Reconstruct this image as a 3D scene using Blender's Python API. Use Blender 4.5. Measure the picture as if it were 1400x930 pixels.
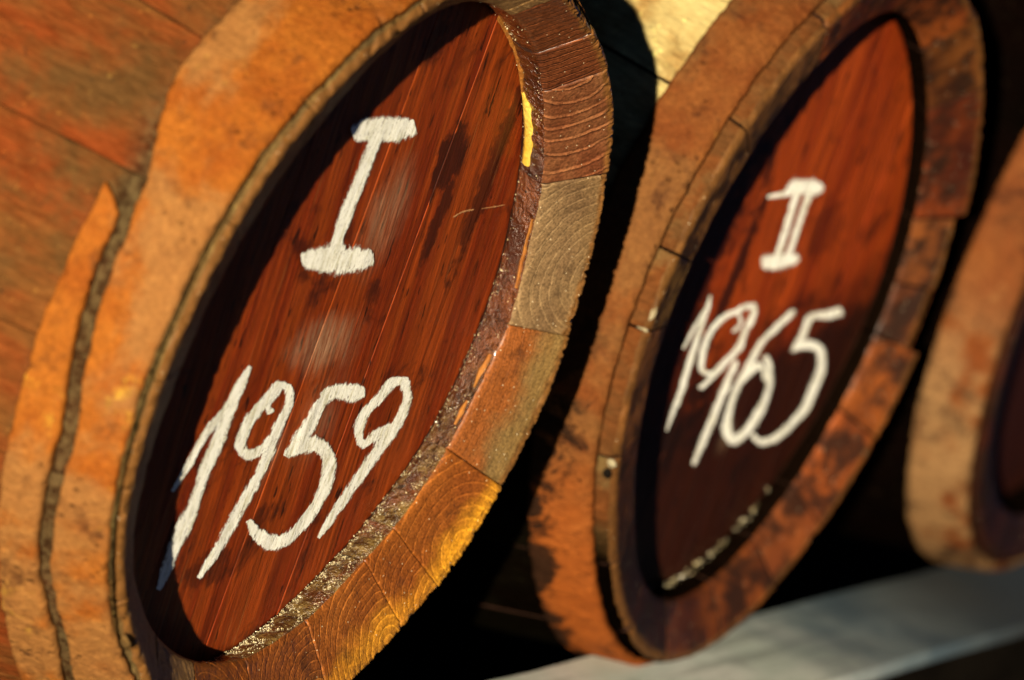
import bpy, math, random
import numpy as np
from mathutils import Vector, Matrix, noise as mn

# ------------------------------------------------------------------ scene
for o in list(bpy.data.objects):
    bpy.data.objects.remove(o)
sc = bpy.context.scene
COL = sc.collection
S = 0.25                      # one unit of the layout = a barrel-end radius = 0.25 m
rnd = random.Random(7)

# camera: 180 mm lens, looking obliquely down the row, rolled clockwise
yaw, pit, rol = 1.19164273, 0.202077134, 0.359365
ca, sa, cb, sb, cc, ss = math.cos(yaw), math.sin(yaw), math.cos(pit), math.sin(pit), math.cos(rol), math.sin(rol)
F = Vector((sa*cb, ca*cb, -sb)); Rt = Vector((ca, -sa, 0)); Up = Rt.cross(F)
R2 = cc*Rt + ss*Up; U2 = -ss*Rt + cc*Up
cam = bpy.data.cameras.new('camera'); camo = bpy.data.objects.new('camera', cam); COL.objects.link(camo)
camo.matrix_world = Matrix(((R2.x, U2.x, -F.x, -10.5031013*S), (R2.y, U2.y, -F.y, -4.45208584*S), (R2.z, U2.z, -F.z, 2.49997722*S), (0, 0, 0, 1)))
cam.sensor_width = 36.0
cam.lens = 7003.39354/1400*36.0
cam.clip_start = 0.05; cam.clip_end = 5000
cam.dof.use_dof = True
cam.dof.focus_distance = 12.05*S
cam.dof.aperture_fstop = 6.0
cam.dof.aperture_blades = 0
sc.camera = camo

# sun and sky
SD = Vector((3.85, 1.0, -0.56)).normalized()      # direction the sunlight travels
elev = math.asin(-SD.z); azim = math.atan2(-SD.x, -SD.y)
sun = bpy.data.lights.new('sun', 'SUN'); sun.energy = 5.0; sun.angle = math.radians(0.53); sun.color = (1.0, 0.85, 0.62)
suno = bpy.data.objects.new('sun', sun); COL.objects.link(suno)
suno.rotation_euler = SD.to_track_quat('-Z', 'Y').to_euler(); suno.location = (-4, -2, 3)
w = bpy.data.worlds.new('World'); sc.world = w; w.use_nodes = True
nt = w.node_tree; bg = nt.nodes['Background']
sky = nt.nodes.new('ShaderNodeTexSky'); sky.sky_type = 'NISHITA'; sky.sun_disc = False
sky.sun_elevation = elev; sky.sun_rotation = azim
sky.dust_density = 0.0; sky.air_density = 0.045
nt.links.new(sky.outputs[0], bg.inputs[0]); bg.inputs[1].default_value = 0.05
sc.view_settings.view_transform = 'Standard'; sc.view_settings.look = 'None'
sc.view_settings.gamma = 1.0; sc.view_settings.exposure = 1.34
sc.cycles.max_bounces = 6; sc.cycles.transparent_max_bounces = 12

# ------------------------------------------------------------------ node helper
class NB:
    def __init__(s, name):
        s.m = bpy.data.materials.new(name); s.m.use_nodes = True
        s.t = s.m.node_tree; s.b = s.t.nodes['Principled BSDF']
    def n(s, typ, **kw):
        x = s.t.nodes.new(typ)
        for k, v in kw.items(): setattr(x, k, v)
        return x
    def put(s, sock, v):
        if isinstance(v, bpy.types.NodeSocket): s.t.links.new(v, sock)
        elif isinstance(v, (tuple, list)): sock.default_value = tuple(v)[:len(sock.default_value)] if len(v) >= len(sock.default_value) else (*v, 1.0)
        else: sock.default_value = v
    def math(s, op, a, b=None, c=None, clamp=False):
        x = s.n('ShaderNodeMath', operation=op, use_clamp=clamp); s.put(x.inputs[0], a)
        if b is not None: s.put(x.inputs[1], b)
        if c is not None: s.put(x.inputs[2], c)
        return x.outputs[0]
    def vmath(s, op, a, b=None):
        x = s.n('ShaderNodeVectorMath', operation=op); s.put(x.inputs[0], a)
        if b is not None: s.put(x.inputs[1], b)
        return x.outputs[0] if op not in ('LENGTH', 'DOT_PRODUCT') else x.outputs['Value']
    def mix(s, f, a, b, mode='MIX'):
        x = s.n('ShaderNodeMix', data_type='RGBA', blend_type=mode)
        s.put(x.inputs[0], f); s.put(x.inputs[6], a); s.put(x.inputs[7], b); return x.outputs[2]
    def noise(s, vec, scale, detail=4, rough=.55, dist=0.0, dim='3D'):
        x = s.n('ShaderNodeTexNoise', noise_dimensions=dim); s.put(x.inputs['Vector'], vec)
        x.inputs['Scale'].default_value = scale; x.inputs['Detail'].default_value = detail
        x.inputs['Roughness'].default_value = rough; x.inputs['Distortion'].default_value = dist
        return x.outputs[0]
    def vor(s, vec, scale, feat='F1', rand=1.0):
        x = s.n('ShaderNodeTexVoronoi', feature=feat); s.put(x.inputs['Vector'], vec)
        x.inputs['Scale'].default_value = scale; x.inputs['Randomness'].default_value = rand
        return x
    def ramp(s, f, pts, interp='LINEAR'):
        x = s.n('ShaderNodeValToRGB'); s.put(x.inputs[0], f); r = x.color_ramp; r.interpolation = interp
        while len(r.elements) < len(pts): r.elements.new(.5)
        for e, (p, c) in zip(r.elements, pts):
            e.position = p; e.color = (c, c, c, 1) if isinstance(c, (int, float)) else (*c, 1)
        return x.outputs[0]
    def step(s, f, a, b):
        x = s.n('ShaderNodeMapRange', interpolation_type='SMOOTHSTEP'); s.put(x.inputs[0], f)
        x.inputs[1].default_value = a; x.inputs[2].default_value = b; return x.outputs[0]
    def coord(s, scale=(1, 1, 1), randomise=True, tilt=0.0):
        """barrel-local coordinates in layout units, shifted per object so grain never runs across a joint"""
        tc = s.n('ShaderNodeTexCoord'); v = tc.outputs['Object']
        mp = s.n('ShaderNodeMapping'); s.put(mp.inputs[0], v)
        mp.inputs['Scale'].default_value = tuple(k/S for k in scale)
        v = mp.outputs[0]
        if tilt:
            m0 = s.n('ShaderNodeMapping'); s.put(m0.inputs[0], tc.outputs['Object']); m0.inputs['Rotation'].default_value = (0, math.radians(tilt), 0)
            s.put(mp.inputs[0], m0.outputs[0])
        if randomise:
            oi = s.n('ShaderNodeObjectInfo')
            v = s.vmath('ADD', v, s.vmath('MULTIPLY', s.comb(oi.outputs['Random'], oi.outputs['Random'], oi.outputs['Random']), (37.1, 17.3, 53.9)))
        return v
    def comb(s, a, b, c):
        x = s.n('ShaderNodeCombineXYZ'); s.put(x.inputs[0], a); s.put(x.inputs[1], b); s.put(x.inputs[2], c); return x.outputs[0]
    def attr(s, name, kind='GEOMETRY', out='Fac'):
        x = s.n('ShaderNodeAttribute', attribute_name=name, attribute_type=kind); return x.outputs[out]
    def bump(s, h, strength=.5, dist=.01, prev=None):
        x = s.n('ShaderNodeBump'); s.put(x.inputs['Height'], h); s.put(x.inputs['Strength'], strength)
        x.inputs['Distance'].default_value = dist*S
        if prev is not None: s.put(x.inputs['Normal'], prev)
        return x.outputs[0]
    def out(s, col=None, rough=None, normal=None, spec=None, coat=None, coatr=None, metal=None, tone=.80):
        b = s.b.inputs
        if col is not None:
            if tone != 1: col = s.mix(1.0, col, (tone, tone, tone), 'MULTIPLY')
            s.put(b['Base Color'], col)
        if rough is not None: s.put(b['Roughness'], rough)
        if normal is not None: s.put(b['Normal'], normal)
        if spec is not None: s.put(b['Specular IOR Level'], spec)
        if coat is not None: s.put(b['Coat Weight'], coat)
        if coatr is not None: s.put(b['Coat Roughness'], coatr)
        if metal is not None: s.put(b['Metallic'], metal)
        return s.m

# ------------------------------------------------------------------ materials
def mat_endgrain():
    """sawn stave ends: growth rings round a centre given per stave, colours given per stave"""
    b = NB('end_grain'); v = b.coord((1, 1, 1), False)
    rc = b.attr('ringco', out='Vector'); sp = b.n('ShaderNodeSeparateXYZ'); b.put(sp.inputs[0], rc)
    flat = b.comb(sp.outputs[0], sp.outputs[1], 0.0)
    d = b.vmath('LENGTH', flat)
    wob = b.noise(v, 5, 3, .5); wob2 = b.noise(v, 26, 3, .6)
    d = b.math('ADD', d, b.math('MULTIPLY', wob, b.attr('wob', 'OBJECT'))); d = b.math('ADD', d, b.math('MULTIPLY', wob2, .007))
    fr = b.math('MULTIPLY', d, b.attr('freq', 'OBJECT'))
    n1 = b.math('MULTIPLY', b.noise(b.comb(d, .3, .1), 14, 2, .5), 1.2)
    fr = b.math('FRACT', b.math('ADD', fr, n1))
    line = b.math('MULTIPLY', b.ramp(fr, [(0, 0), (.60, .0), (.78, .5), (.86, 1), (.93, .3), (1, 0)]), b.step(b.noise(v, 16, 4, .7), .30, .52))
    late = b.ramp(fr, [(0, .75), (.15, .1), (.6, .3), (.72, .8), (.80, .1), (.9, .0), (.96, 1.0), (1, .75)])
    c1 = b.attr('col_a', 'OBJECT', 'Color'); c2 = b.attr('col_b', 'OBJECT', 'Color'); c3 = b.attr('col_c', 'OBJECT', 'Color')
    base = b.mix(b.step(b.math('ADD', b.noise(v, 3.2, 5, .6), b.math('MULTIPLY', b.math('SUBTRACT', sp.outputs[2], .5), b.math('MULTIPLY', b.attr('grad', 'OBJECT'), 1.0)) ), b.math('SUBTRACT', .35, 0.0) if 0 else .35, .62), c1, c2)
    base = b.mix(b.math('MULTIPLY', late, b.math('MULTIPLY', b.attr('line', 'OBJECT'), b.attr('dark', 'OBJECT'))), base, b.mix(1.0, base, (.34, .26, .22), 'MULTIPLY'))
    yel = b.math('MULTIPLY', b.step(b.math('ADD', sp.outputs[2], b.math('MULTIPLY', b.math('SUBTRACT', b.noise(v, 6, 4, .6), .5), 1.1)), .45, .95), b.attr('sap', 'OBJECT'))
    base = b.mix(yel, base, c3)
    base = b.mix(b.math('MULTIPLY', line, b.attr('line', 'OBJECT')), base, b.mix(1.0, base, (2.3, 2.5, 2.6), 'MULTIPLY'))
    # fine fibre speckle
    spk = b.noise(v, 170, 2, .6)
    base = b.mix(.75, base, b.mix(1.0, base, b.ramp(spk, [(.3, .45), (.5, 1.0), (.72, 1.6)]), 'MULTIPLY'))
    grime = b.step(b.noise(v, 9, 6, .7), .56, .74)
    base = b.mix(b.math('MULTIPLY', b.step(b.math('ADD', b.noise(v, 9, 6, .7), b.math('MULTIPLY', b.attr('grime', 'OBJECT'), .12)), .56, .70), b.math('MULTIPLY_ADD', b.attr('grime', 'OBJECT'), .35, .55)), base, (.016, .007, .004))
    # dirty line along the lip and at the weathered outer edge
    ed = b.math('MAXIMUM', b.step(b.math('ADD', sp.outputs[2], b.math('MULTIPLY', b.noise(v, 24, 5, .75), .26)), .985, 1.09), 0.0)
    base = b.mix(b.math('MULTIPLY', b.math('MULTIPLY', ed, b.attr('rim', 'OBJECT')), .9), base, b.mix(b.noise(v, 60, 3, .6), (.05, .022, .008), (.24, .10, .02)))
    # crystal sparkle painted as pale dots in the colour
    vo = b.vor(v, 120); dot = b.math('LESS_THAN', vo.outputs['Distance'], .16)
    pick = b.math('GREATER_THAN', b.n('ShaderNodeSeparateColor').outputs[0], 2.0)
    sc_ = b.n('ShaderNodeSeparateColor'); b.put(sc_.inputs[0], vo.outputs['Color'])
    dot = b.math('MULTIPLY', dot, b.math('GREATER_THAN', sc_.outputs[0], .93))
    base = b.mix(dot, base, (.75, .62, .40))
    h = b.math('ADD', b.math('MULTIPLY', spk, .5), b.math('MULTIPLY', b.math('MULTIPLY', late, .5), b.attr('dark', 'OBJECT')))
    h = b.math('ADD', h, b.math('MULTIPLY', b.noise(v, 45, 4, .65), .8))
    nm = b.bump(h, .5, .009)
    return b.out(base, b.math('MULTIPLY_ADD', spk, .35, .38), nm, .12, b.attr('wet', 'OBJECT'), .3)

def mat_wall():
    """inside wall of the chime: wine-soaked, crusted, glinting"""
    b = NB('soaked_wall'); v = b.coord(); vs = b.coord((1, 1, 1), False)
    sep = b.n('ShaderNodeSeparateXYZ'); b.put(sep.inputs[0], vs)
    low = b.step(b.math('ADD', sep.outputs[2], b.math('MULTIPLY', b.noise(v, 4, 4, .6), .35)), .28, -.45)   # crust lies in the lower half
    c = b.mix(b.step(b.noise(v, 7, 5, .65), .38, .62), (.050, .014, .005), (.125, .034, .009))
    crust = b.mix(b.step(b.noise(v, 34, 4, .7), .35, .65), (.055, .028, .008), (.21, .135, .038))
    m = b.math('MULTIPLY', low, b.step(b.noise(v, 12, 5, .7), .34, .56))
    c = b.mix(b.math('MULTIPLY', m, b.attr('crust', 'OBJECT')), c, crust)
    c = b.mix(b.step(b.noise(v, 40, 3, .6), .58, .70), c, (.012, .008, .005))
    c = b.mix(b.attr('soak', 'OBJECT'), c, (.004, .002, .001))
    h = b.math('ADD', b.noise(v, 75, 3, .75), b.math('MULTIPLY', b.noise(v, 22, 4, .6), 1.4))
    return b.out(c, .24, b.bump(h, .85, .022), b.math('MULTIPLY', b.math('SUBTRACT', 1.0, b.attr('soak', 'OBJECT')), .5), b.math('MULTIPLY', b.math('SUBTRACT', 1.0, b.attr('soak', 'OBJECT')), .5), .12)

def mat_outer(name, ca_, cb_, cc_, low=None, band=None):
    """weathered outside of the staves, grain along the barrel"""
    b = NB(name); v = b.coord((1, .16, 1)); v1 = b.coord()
    c = b.mix(b.step(b.noise(v, 6, 6, .65, .4), .36, .64), ca_, cb_)
    c = b.mix(b.step(b.noise(v1, 3.3, 5, .65), .46, .66), c, cc_)
    fine = b.noise(v, 75, 4, .7)
    c = b.mix(.7, c, b.mix(1.0, c, b.ramp(fine, [(.3, .5), (.5, 1), (.7, 1.5)]), 'MULTIPLY'))
    spots = b.step(b.noise(v1, 28, 5, .75), .60, .72)
    c = b.mix(b.math('MULTIPLY', spots, .7), c, (.02, .015, .008))
    lic = b.step(b.noise(v1, 44, 4, .7), .62, .70)
    c = b.mix(b.math('MULTIPLY', lic, .5), c, b.mix(1.0, c, (2.6, 3.2, 2.6), 'MULTIPLY'))
    if band:
        sb_ = b.n('ShaderNodeSeparateXYZ'); b.put(sb_.inputs[0], b.coord((1, 1, 1), False))
        c = b.mix(b.math('MULTIPLY', b.step(b.math('ADD', sb_.outputs[1], b.math('MULTIPLY', b.math('SUBTRACT', b.noise(v1, 6, 5, .6), .5), .10)), band[1], band[0]), .85), c, b.mix(b.step(b.noise(v1, 30, 5, .8), .4, .6), (.018, .010, .005), (.085, .060, .026)))
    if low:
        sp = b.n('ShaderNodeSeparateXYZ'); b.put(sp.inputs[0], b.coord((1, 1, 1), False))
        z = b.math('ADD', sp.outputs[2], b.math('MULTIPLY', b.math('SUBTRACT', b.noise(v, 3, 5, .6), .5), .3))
        c = b.mix(b.math('MULTIPLY', b.step(z, low[0], low[1]), .995), c, (.0008, .0005, .0004))  # lower part blackened: shade under the barrel painted into the colour
    h = b.math('ADD', fine, b.math('MULTIPLY', b.noise(v1, 38, 5, .7), .6))
    return b.out(c, .62, b.bump(h, .6, .014), 0.0)

def mat_rust(name, base, dark, pale, bright, pale_amt=.5, stain=0.0, palelow=False):
    b = NB(name); v = b.coord((1, 1, 1), False)
    n2 = b.noise(v, 15, 6, .7); n3 = b.noise(v, 70, 4, .7)
    c = b.mix(b.step(b.noise(v, 6.5, 5, .6), .36, .62), base, b.mix(1.0, base, (1.25, 1.5, 1.6), 'MULTIPLY'))
    pmask = b.math('MULTIPLY', b.step(b.noise(v, 2.6, 6, .62, .3), .47, .60), pale_amt)
    if palelow:
        zz = b.n('ShaderNodeSeparateXYZ'); b.put(zz.inputs[0], v); lowm = b.step(zz.outputs[2], .05, -.45)
        pmask = b.math('MULTIPLY', b.step(b.noise(v, 4.5, 6, .6, .3), .40, .50), b.math('MULTIPLY_ADD', lowm, .75, .05))
    c = b.mix(pmask, c, pale)
    c = b.mix(b.math('MULTIPLY', b.step(b.noise(v, 5.3, 6, .75, .4), .54, .70), .8), c, dark)
    c = b.mix(b.math('MULTIPLY', b.step(n2, .57, .70), .5), c, dark)
    c = b.mix(b.math('MULTIPLY', b.step(b.noise(v, 6, 6, .75), .60, .76), .7), c, bright)
    c = b.mix(.36, c, b.mix(1.0, c, b.ramp(n3, [(.3, .35), (.5, 1.0), (.7, 1.6)]), 'MULTIPLY'))
    if palelow:
        c = b.mix(b.math('MULTIPLY', b.step(b.noise(v, 3.6, 5, .7, .3), .52, .68), .8), c, dark)
    if stain:
        sp = b.n('ShaderNodeSeparateXYZ'); b.put(sp.inputs[0], v)
        low = b.step(sp.outputs[2], .15, -.55)
        m = b.math('MULTIPLY', low, b.step(b.math('ADD', b.noise(v, 5.5, 6, .75, .5), b.math('MULTIPLY', b.math('SUBTRACT', sp.outputs[1], .13), 1.6)), .49, .60))
        c = b.mix(b.math('MULTIPLY', m, stain), c, (.012, .006, .003))
        c = b.mix(b.math('MULTIPLY', b.step(sp.outputs[2], -.25, -.75), .8), c, b.mix(b.noise(v, 9, 4, .6), (.22, .05, .007), (.30, .075, .010)))
        c = b.mix(b.math('MULTIPLY', m, stain), c, (.012, .006, .003))
    pit = b.vor(v, 34); pm = b.math('MULTIPLY', b.step(pit.outputs['Distance'], .30, .12), b.step(b.noise(v, 5, 4, .6), .50, .62))
    c = b.mix(b.math('MULTIPLY', pm, .4), c, dark)
    fl = b.vor(v, 55); sc_ = b.n('ShaderNodeSeparateColor'); b.put(sc_.inputs[0], fl.outputs['Color'])
    c = b.mix(b.math('MULTIPLY', b.math('GREATER_THAN', sc_.outputs[0], .80), .14), c, b.mix(1.0, c, (1.7, 1.9, 2.0), 'MULTIPLY'))
    c = b.mix(b.math('MULTIPLY', b.math('LESS_THAN', sc_.outputs[0], .2), .14), c, b.mix(1.0, c, (.5, .42, .38), 'MULTIPLY'))
    h = b.math('ADD', b.math('MULTIPLY', n2, 1.3), b.math('MULTIPLY', n3, .4)); h = b.math('SUBTRACT', h, b.math('MULTIPLY', pm, .8)); h = b.math('ADD', h, b.math('MULTIPLY', sc_.outputs[0], .15))
    return b.out(c, .75, b.bump(h, .7, .018), .06)

TILT = 7.0
def mat_head(name, ca_, cb_, dark, smudges=(), stains_shade=(), scuff=1.0, low_shade=None):
    """varnished, wine-red head boards; grain runs down the head; chalk smudges and stains with their own shapes, some of them painted shade"""
    b = NB(name); v = b.coord((1, 1, .07), tilt=TILT); v1 = b.coord(); v0 = b.coord((1, 1, 1), False)
    # grain tilted a little off the vertical
    c = b.mix(b.step(b.noise(v, 9, 6, .62, .3), .34, .66), ca_, cb_)
    streak = b.noise(v, 60, 5, .7)
    c = b.mix(.8, c, b.mix(1.0, c, b.ramp(streak, [(.28, .38), (.5, 1), (.72, 1.75)]), 'MULTIPLY'))
    c = b.mix(b.math('MULTIPLY', b.step(b.noise(v1, 4.4, 6, .68, .5), .55, .68), .80), c, dark)
    pores = b.noise(b.coord((1, 1, .22), tilt=TILT), 42, 3, .6)
    c = b.mix(b.math('MULTIPLY', b.step(pores, .625, .67), .9), c, (.012, .004, .002))
    sep = b.n('ShaderNodeSeparateXYZ'); b.put(sep.inputs[0], v0)
    X, Z = sep.outputs[0], sep.outputs[2]
    def blob(cx, cz, rx, rz, soft=.5, nz=.5, fr=9):
        dx = b.math('DIVIDE', b.math('SUBTRACT', X, cx), rx); dz = b.math('DIVIDE', b.math('SUBTRACT', Z, cz), rz)
        d = b.math('SQRT', b.math('ADD', b.math('MULTIPLY', dx, dx), b.math('MULTIPLY', dz, dz)))
        d = b.math('ADD', d, b.math('MULTIPLY', b.math('SUBTRACT', b.noise(v0, fr, 5, .7), .5), nz*2))
        return b.step(d, 1.0+soft*.5, 1.0-soft)
    for (cx, cz, rx, rz, a) in stains_shade:
        c = b.mix(b.math('MULTIPLY', blob(cx, cz, rx, rz, .30, 1.1, 20), a), c, dark)
    if low_shade:
        c = b.mix(b.math('MULTIPLY', b.step(b.math('ADD', b.math('ADD', Z, b.math('MULTIPLY', X, low_shade[2])), b.math('MULTIPLY', b.math('SUBTRACT', b.noise(v0, 5, 5, .6), .5), .5)), low_shade[0], low_shade[1]), .93), c, (.008, .003, .002))  # lower side darkened: shade painted into the head colour
    scr = b.step(b.noise(b.coord((1, 1, .022), tilt=TILT*.8), 120, 2, .5), .69, .73)
    c = b.mix(b.math('MULTIPLY', scr, .55*scuff), c, (.36, .13, .035))
    for (cx, cz, rx, rz, a) in smudges:
        m = b.math('MULTIPLY', blob(cx, cz, rx, rz, .9, .7, 10), b.ramp(b.noise(v, 110, 5, .8), [(.36, .05), (.62, 1)]))
        c = b.mix(b.math('MULTIPLY', m, a), c, (.50, .34, .20))
    h = b.math('ADD', b.math('MULTIPLY', streak, 1.0), b.math('MULTIPLY', b.noise(v1, 30, 5, .6), .4))
    rough = b.math('MULTIPLY_ADD', b.noise(v, 20, 4, .6), .35, .35)
    return b.out(c, rough, b.bump(h, .35, .010), .14, 0.0, .3)

def mat_chalk(name, cover, tint=None):
    b = NB(name); v = b.coord((1, 1, .22), False); v1 = b.coord((1, 1, 1), False)
    ce = b.attr('edge', out='Fac')                          # 0 on the stroke's middle line, 1 at its edge
    g = b.math('ADD', b.math('MULTIPLY', b.noise(v, 150, 5, .85), .9), b.math('MULTIPLY', b.noise(v1, 40, 5, .85), .7))
    a = b.math('ADD', b.math('SUBTRACT', g, .80), b.math('MULTIPLY', b.math('SUBTRACT', b.math('MULTIPLY_ADD', b.noise(v1, 9, 3, .6), .6, cover-.30), ce), .42))
    al = b.step(a, -.01, .07)
    hole = b.step(b.noise(b.coord((1, 1, .35), False), 120, 5, .9), .36, .45)
    al = b.math('MULTIPLY', al, b.math('MAXIMUM', hole, b.math('MULTIPLY', b.step(ce, .7, .1), .75)))
    c = b.mix(b.step(b.noise(v, 60, 5, .8), .32, .55), (.60, .58, .42), (.95, .96, .88)) if not tint else b.mix(.5, tint, tint)
    b.b.inputs['Alpha'].default_value = 1
    b.put(b.b.inputs['Alpha'], al)
    return b.out(c, .95, b.bump(b.noise(v1, 220, 3, .7), .4, .006), .1, tone=1)

def mat_plain(name, ca_, cb_, scale, rough, stretch=(1, 1, 1), bumpd=.01, spec=.3, coat=0.0, det=5):
    b = NB(name); v = b.coord(stretch)
    c = b.mix(b.step(b.noise(v, scale, det, .65), .35, .65), ca_, cb_)
    c = b.mix(.6, c, b.mix(1.0, c, b.ramp(b.noise(v, scale*9, 4, .7), [(.3, .55), (.5, 1), (.7, 1.4)]), 'MULTIPLY'))
    return b.out(c, rough, b.bump(b.noise(v, scale*6, 5, .7), .6, bumpd), spec, coat, .2)

M = {}
M['end'] = mat_endgrain()
M['wall'] = mat_wall()
M['outer1'] = mat_outer('weathered_red_stave', (.120, .046, .012), (.14, .030, .007), (.080, .038, .012), band=(.25, .32))
M['outer2'] = mat_outer('pale_stave_shaded_below', (.36, .28, .11), (.50, .42, .18), (.22, .12, .035), (.50, .22))
M['outer3'] = mat_outer('shadow_black_stave', (.0015, .0008, .0006), (.002, .0009, .0006), (.0012, .0008, .0005))  # near black throughout: the neighbouring barrel's shadow put into the colour
M['rust1'] = mat_rust('orange_rust', (.215, .055, .006), (.060, .021, .007), (.235, .112, .034), (.50, .30, .03), .75)
M['rust2'] = mat_rust('brown_rust', (.120, .033, .007), (.030, .009, .004), (.140, .066, .020), (.26, .12, .02), .6, .95)
M['rust3'] = mat_rust('mottled_rust', (.11, .028, .006), (.010, .003, .002), (.21, .12, .05), (.22, .11, .035), .85, 0.0, True)
M['head1'] = mat_head('wine_red_head', (.170, .0185, .0025), (.28, .046, .005), (.045, .008, .003),
                      smudges=[(.05, -.02, .16, .07, .75), (.12, .30, .10, .13, .5), (-.02, -.28, .05, .10, .35), (.16, -.22, .10, .11, .3)],
                      stains_shade=[(.36, .43, .07, .10, .95), (.42, .28, .035, .13, .9), (.62, .40, .05, .28, .8), (-.12, -.58, .12, .05, .7)])
M['head2'] = mat_head('wine_red_head_shaded', (.21, .024, .003), (.31, .046, .005), (.022, .004, .002),
                      smudges=[(.22, -.45, .05, .05, .25)], stains_shade=[(-.44, .05, .20, .60, .85), (-.14, .02, .04, .30, .9), (.35, .2, .1, .1, .5), (-.3, -.35, .3, .25, .8)], scuff=.15, low_shade=(-.10, -.38, -.35))  # left and lower darkening is shade painted into this head
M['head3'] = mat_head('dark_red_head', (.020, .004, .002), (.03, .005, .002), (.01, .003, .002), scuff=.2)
M['chalk1'] = mat_chalk('chalk_thick', 1.20)
M['chalk2'] = mat_chalk('chalk_soft', 1.02)
M['scuff'] = mat_chalk('chalk_scuffed', .62, (.45, .22, .09))
M['scar_y'] = mat_plain('fresh_yellow_wood', (.60, .36, .035), (.80, .55, .10), 14, .55, (1, 1, 1), .012, .3)
M['scar_o'] = mat_plain('fresh_orange_wood', (.26, .085, .012), (.36, .14, .02), 14, .6, (1, 1, 1), .012, .3)
M['pale'] = mat_plain('pale_crust', (.22, .18, .10), (.40, .35, .22), 30, .4, (1, 1, 1), .012, .4)
M['crystal'] = mat_plain('pale_crystal', (.62, .50, .26), (.80, .72, .48), 40, .12, (1, 1, 1), .004, .8, 1.0)
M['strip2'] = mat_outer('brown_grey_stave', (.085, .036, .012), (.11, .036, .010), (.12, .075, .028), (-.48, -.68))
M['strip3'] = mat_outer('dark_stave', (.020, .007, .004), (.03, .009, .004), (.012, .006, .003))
M['strip1'] = mat_outer('grey_olive_stave', (.085, .055, .022), (.13, .070, .022), (.19, .13, .045))
M['inner'] = mat_plain('dark_wood', (.012, .005, .003), (.02, .008, .005), 6, .8, (1, 1, 1), .01, .05)
M['timber'] = mat_plain('dark_timber', (.006, .005, .004), (.010, .008, .006), 6, .9, (.2, 1, 1), .01, 0.0)  # even near-black timber colour
def mat_paint():
    b = NB('weathered_paint_shaded_end'); v = b.coord((.5, 1.4, 1), False); v1 = b.coord((1, 1, 1), False)
    sp = b.n('ShaderNodeSeparateXYZ'); b.put(sp.inputs[0], v1)
    c = b.mix(b.step(b.noise(v, 4, 5, .6), .35, .65), (.66, .76, .68), (.84, .88, .82))
    c = b.mix(b.math('MULTIPLY', b.step(b.noise(b.coord((.12, 2.2, 1), False), 9, 6, .7), .50, .62), .65), c, (.34, .38, .34))
    m = b.step(b.math('ADD', sp.outputs[0], b.math('MULTIPLY', b.math('SUBTRACT', b.noise(v1, 2.2, 5, .6), .5), 1.5)), 3.05, 4.1)  # mask for the shade painted on the beam's right end
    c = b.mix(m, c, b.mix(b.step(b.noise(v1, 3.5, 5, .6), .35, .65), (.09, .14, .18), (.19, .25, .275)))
    c = b.mix(b.step(sp.outputs[0], 3.9, 5.2), c, (.05, .06, .065))  # far right darker still, shade put into the paint colour
    return b.out(c, .6, b.bump(b.noise(v, 30, 5, .7), .5, .01), .2)
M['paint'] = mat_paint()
M['soil'] = mat_plain('dark_soil', (.006, .005, .003), (.012, .009, .006), 2.0, .95, (1, 1, 1), .05, 0.0)

# ------------------------------------------------------------------ object helpers
def obj(name, verts, faces, mats, parent=None, slots=None, smooth=True, attrs=None, props=None):
    me = bpy.data.meshes.new(name)
    v = np.asarray(verts, dtype=np.float64)*S
    me.from_pydata(v.tolist(), [], faces)
    for m in mats: me.materials.append(m)
    if slots is not None: me.polygons.foreach_set('material_index', slots)
    if smooth: me.polygons.foreach_set('use_smooth', [True]*len(me.polygons))
    if attrs:
        for k, a in attrs.items():
            a = np.asarray(a, dtype=np.float32)
            if a.ndim == 2:
                at = me.attributes.new(k, 'FLOAT_VECTOR', 'POINT'); at.data.foreach_set('vector', a.ravel())
            else:
                at = me.attributes.new(k, 'FLOAT', 'POINT'); at.data.foreach_set('value', a)
    me.update()
    o = bpy.data.objects.new(name, me); COL.objects.link(o)
    if parent is not None: o.parent = parent
    if props:
        for k, val in props.items(): o[k] = val
    return o

def thing(name, label, cat, loc, rz=0, group=None):
    o = bpy.data.objects.new(name, None); COL.objects.link(o); o.empty_display_size = .05
    o.location = [k*S for k in loc]; o.rotation_euler = (0, 0, rz)
    o['label'] = label; o['category'] = cat
    if group: o['group'] = group
    return o

def fbm(x, y, z, s, octv=3):
    f = 0.0; a = 1.0
    for _ in range(octv):
        f += a*mn.noise(Vector((x*s, y*s, z*s))); s *= 2.1; a *= .5
    return f

def table(pts, smooth=3.0):
    """periodic function of the angle in degrees"""
    a = np.array(pts, float); t = a[:, 0] % 360; i = np.argsort(t); t, r = t[i], a[i, 1]
    g = np.arange(0, 360, .5); f = np.interp(g, np.r_[t[-1]-360, t, t[0]+360], np.r_[r[-1], r, r[0]])
    k = np.exp(-.5*((np.arange(-40, 41)*.5)/smooth)**2); k /= k.sum()
    f = np.convolve(np.r_[f[-40:], f, f[:40]], k, 'valid')
    return lambda d: float(np.interp(d % 360, np.r_[g, 360], np.r_[f, f[0]]))

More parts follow.
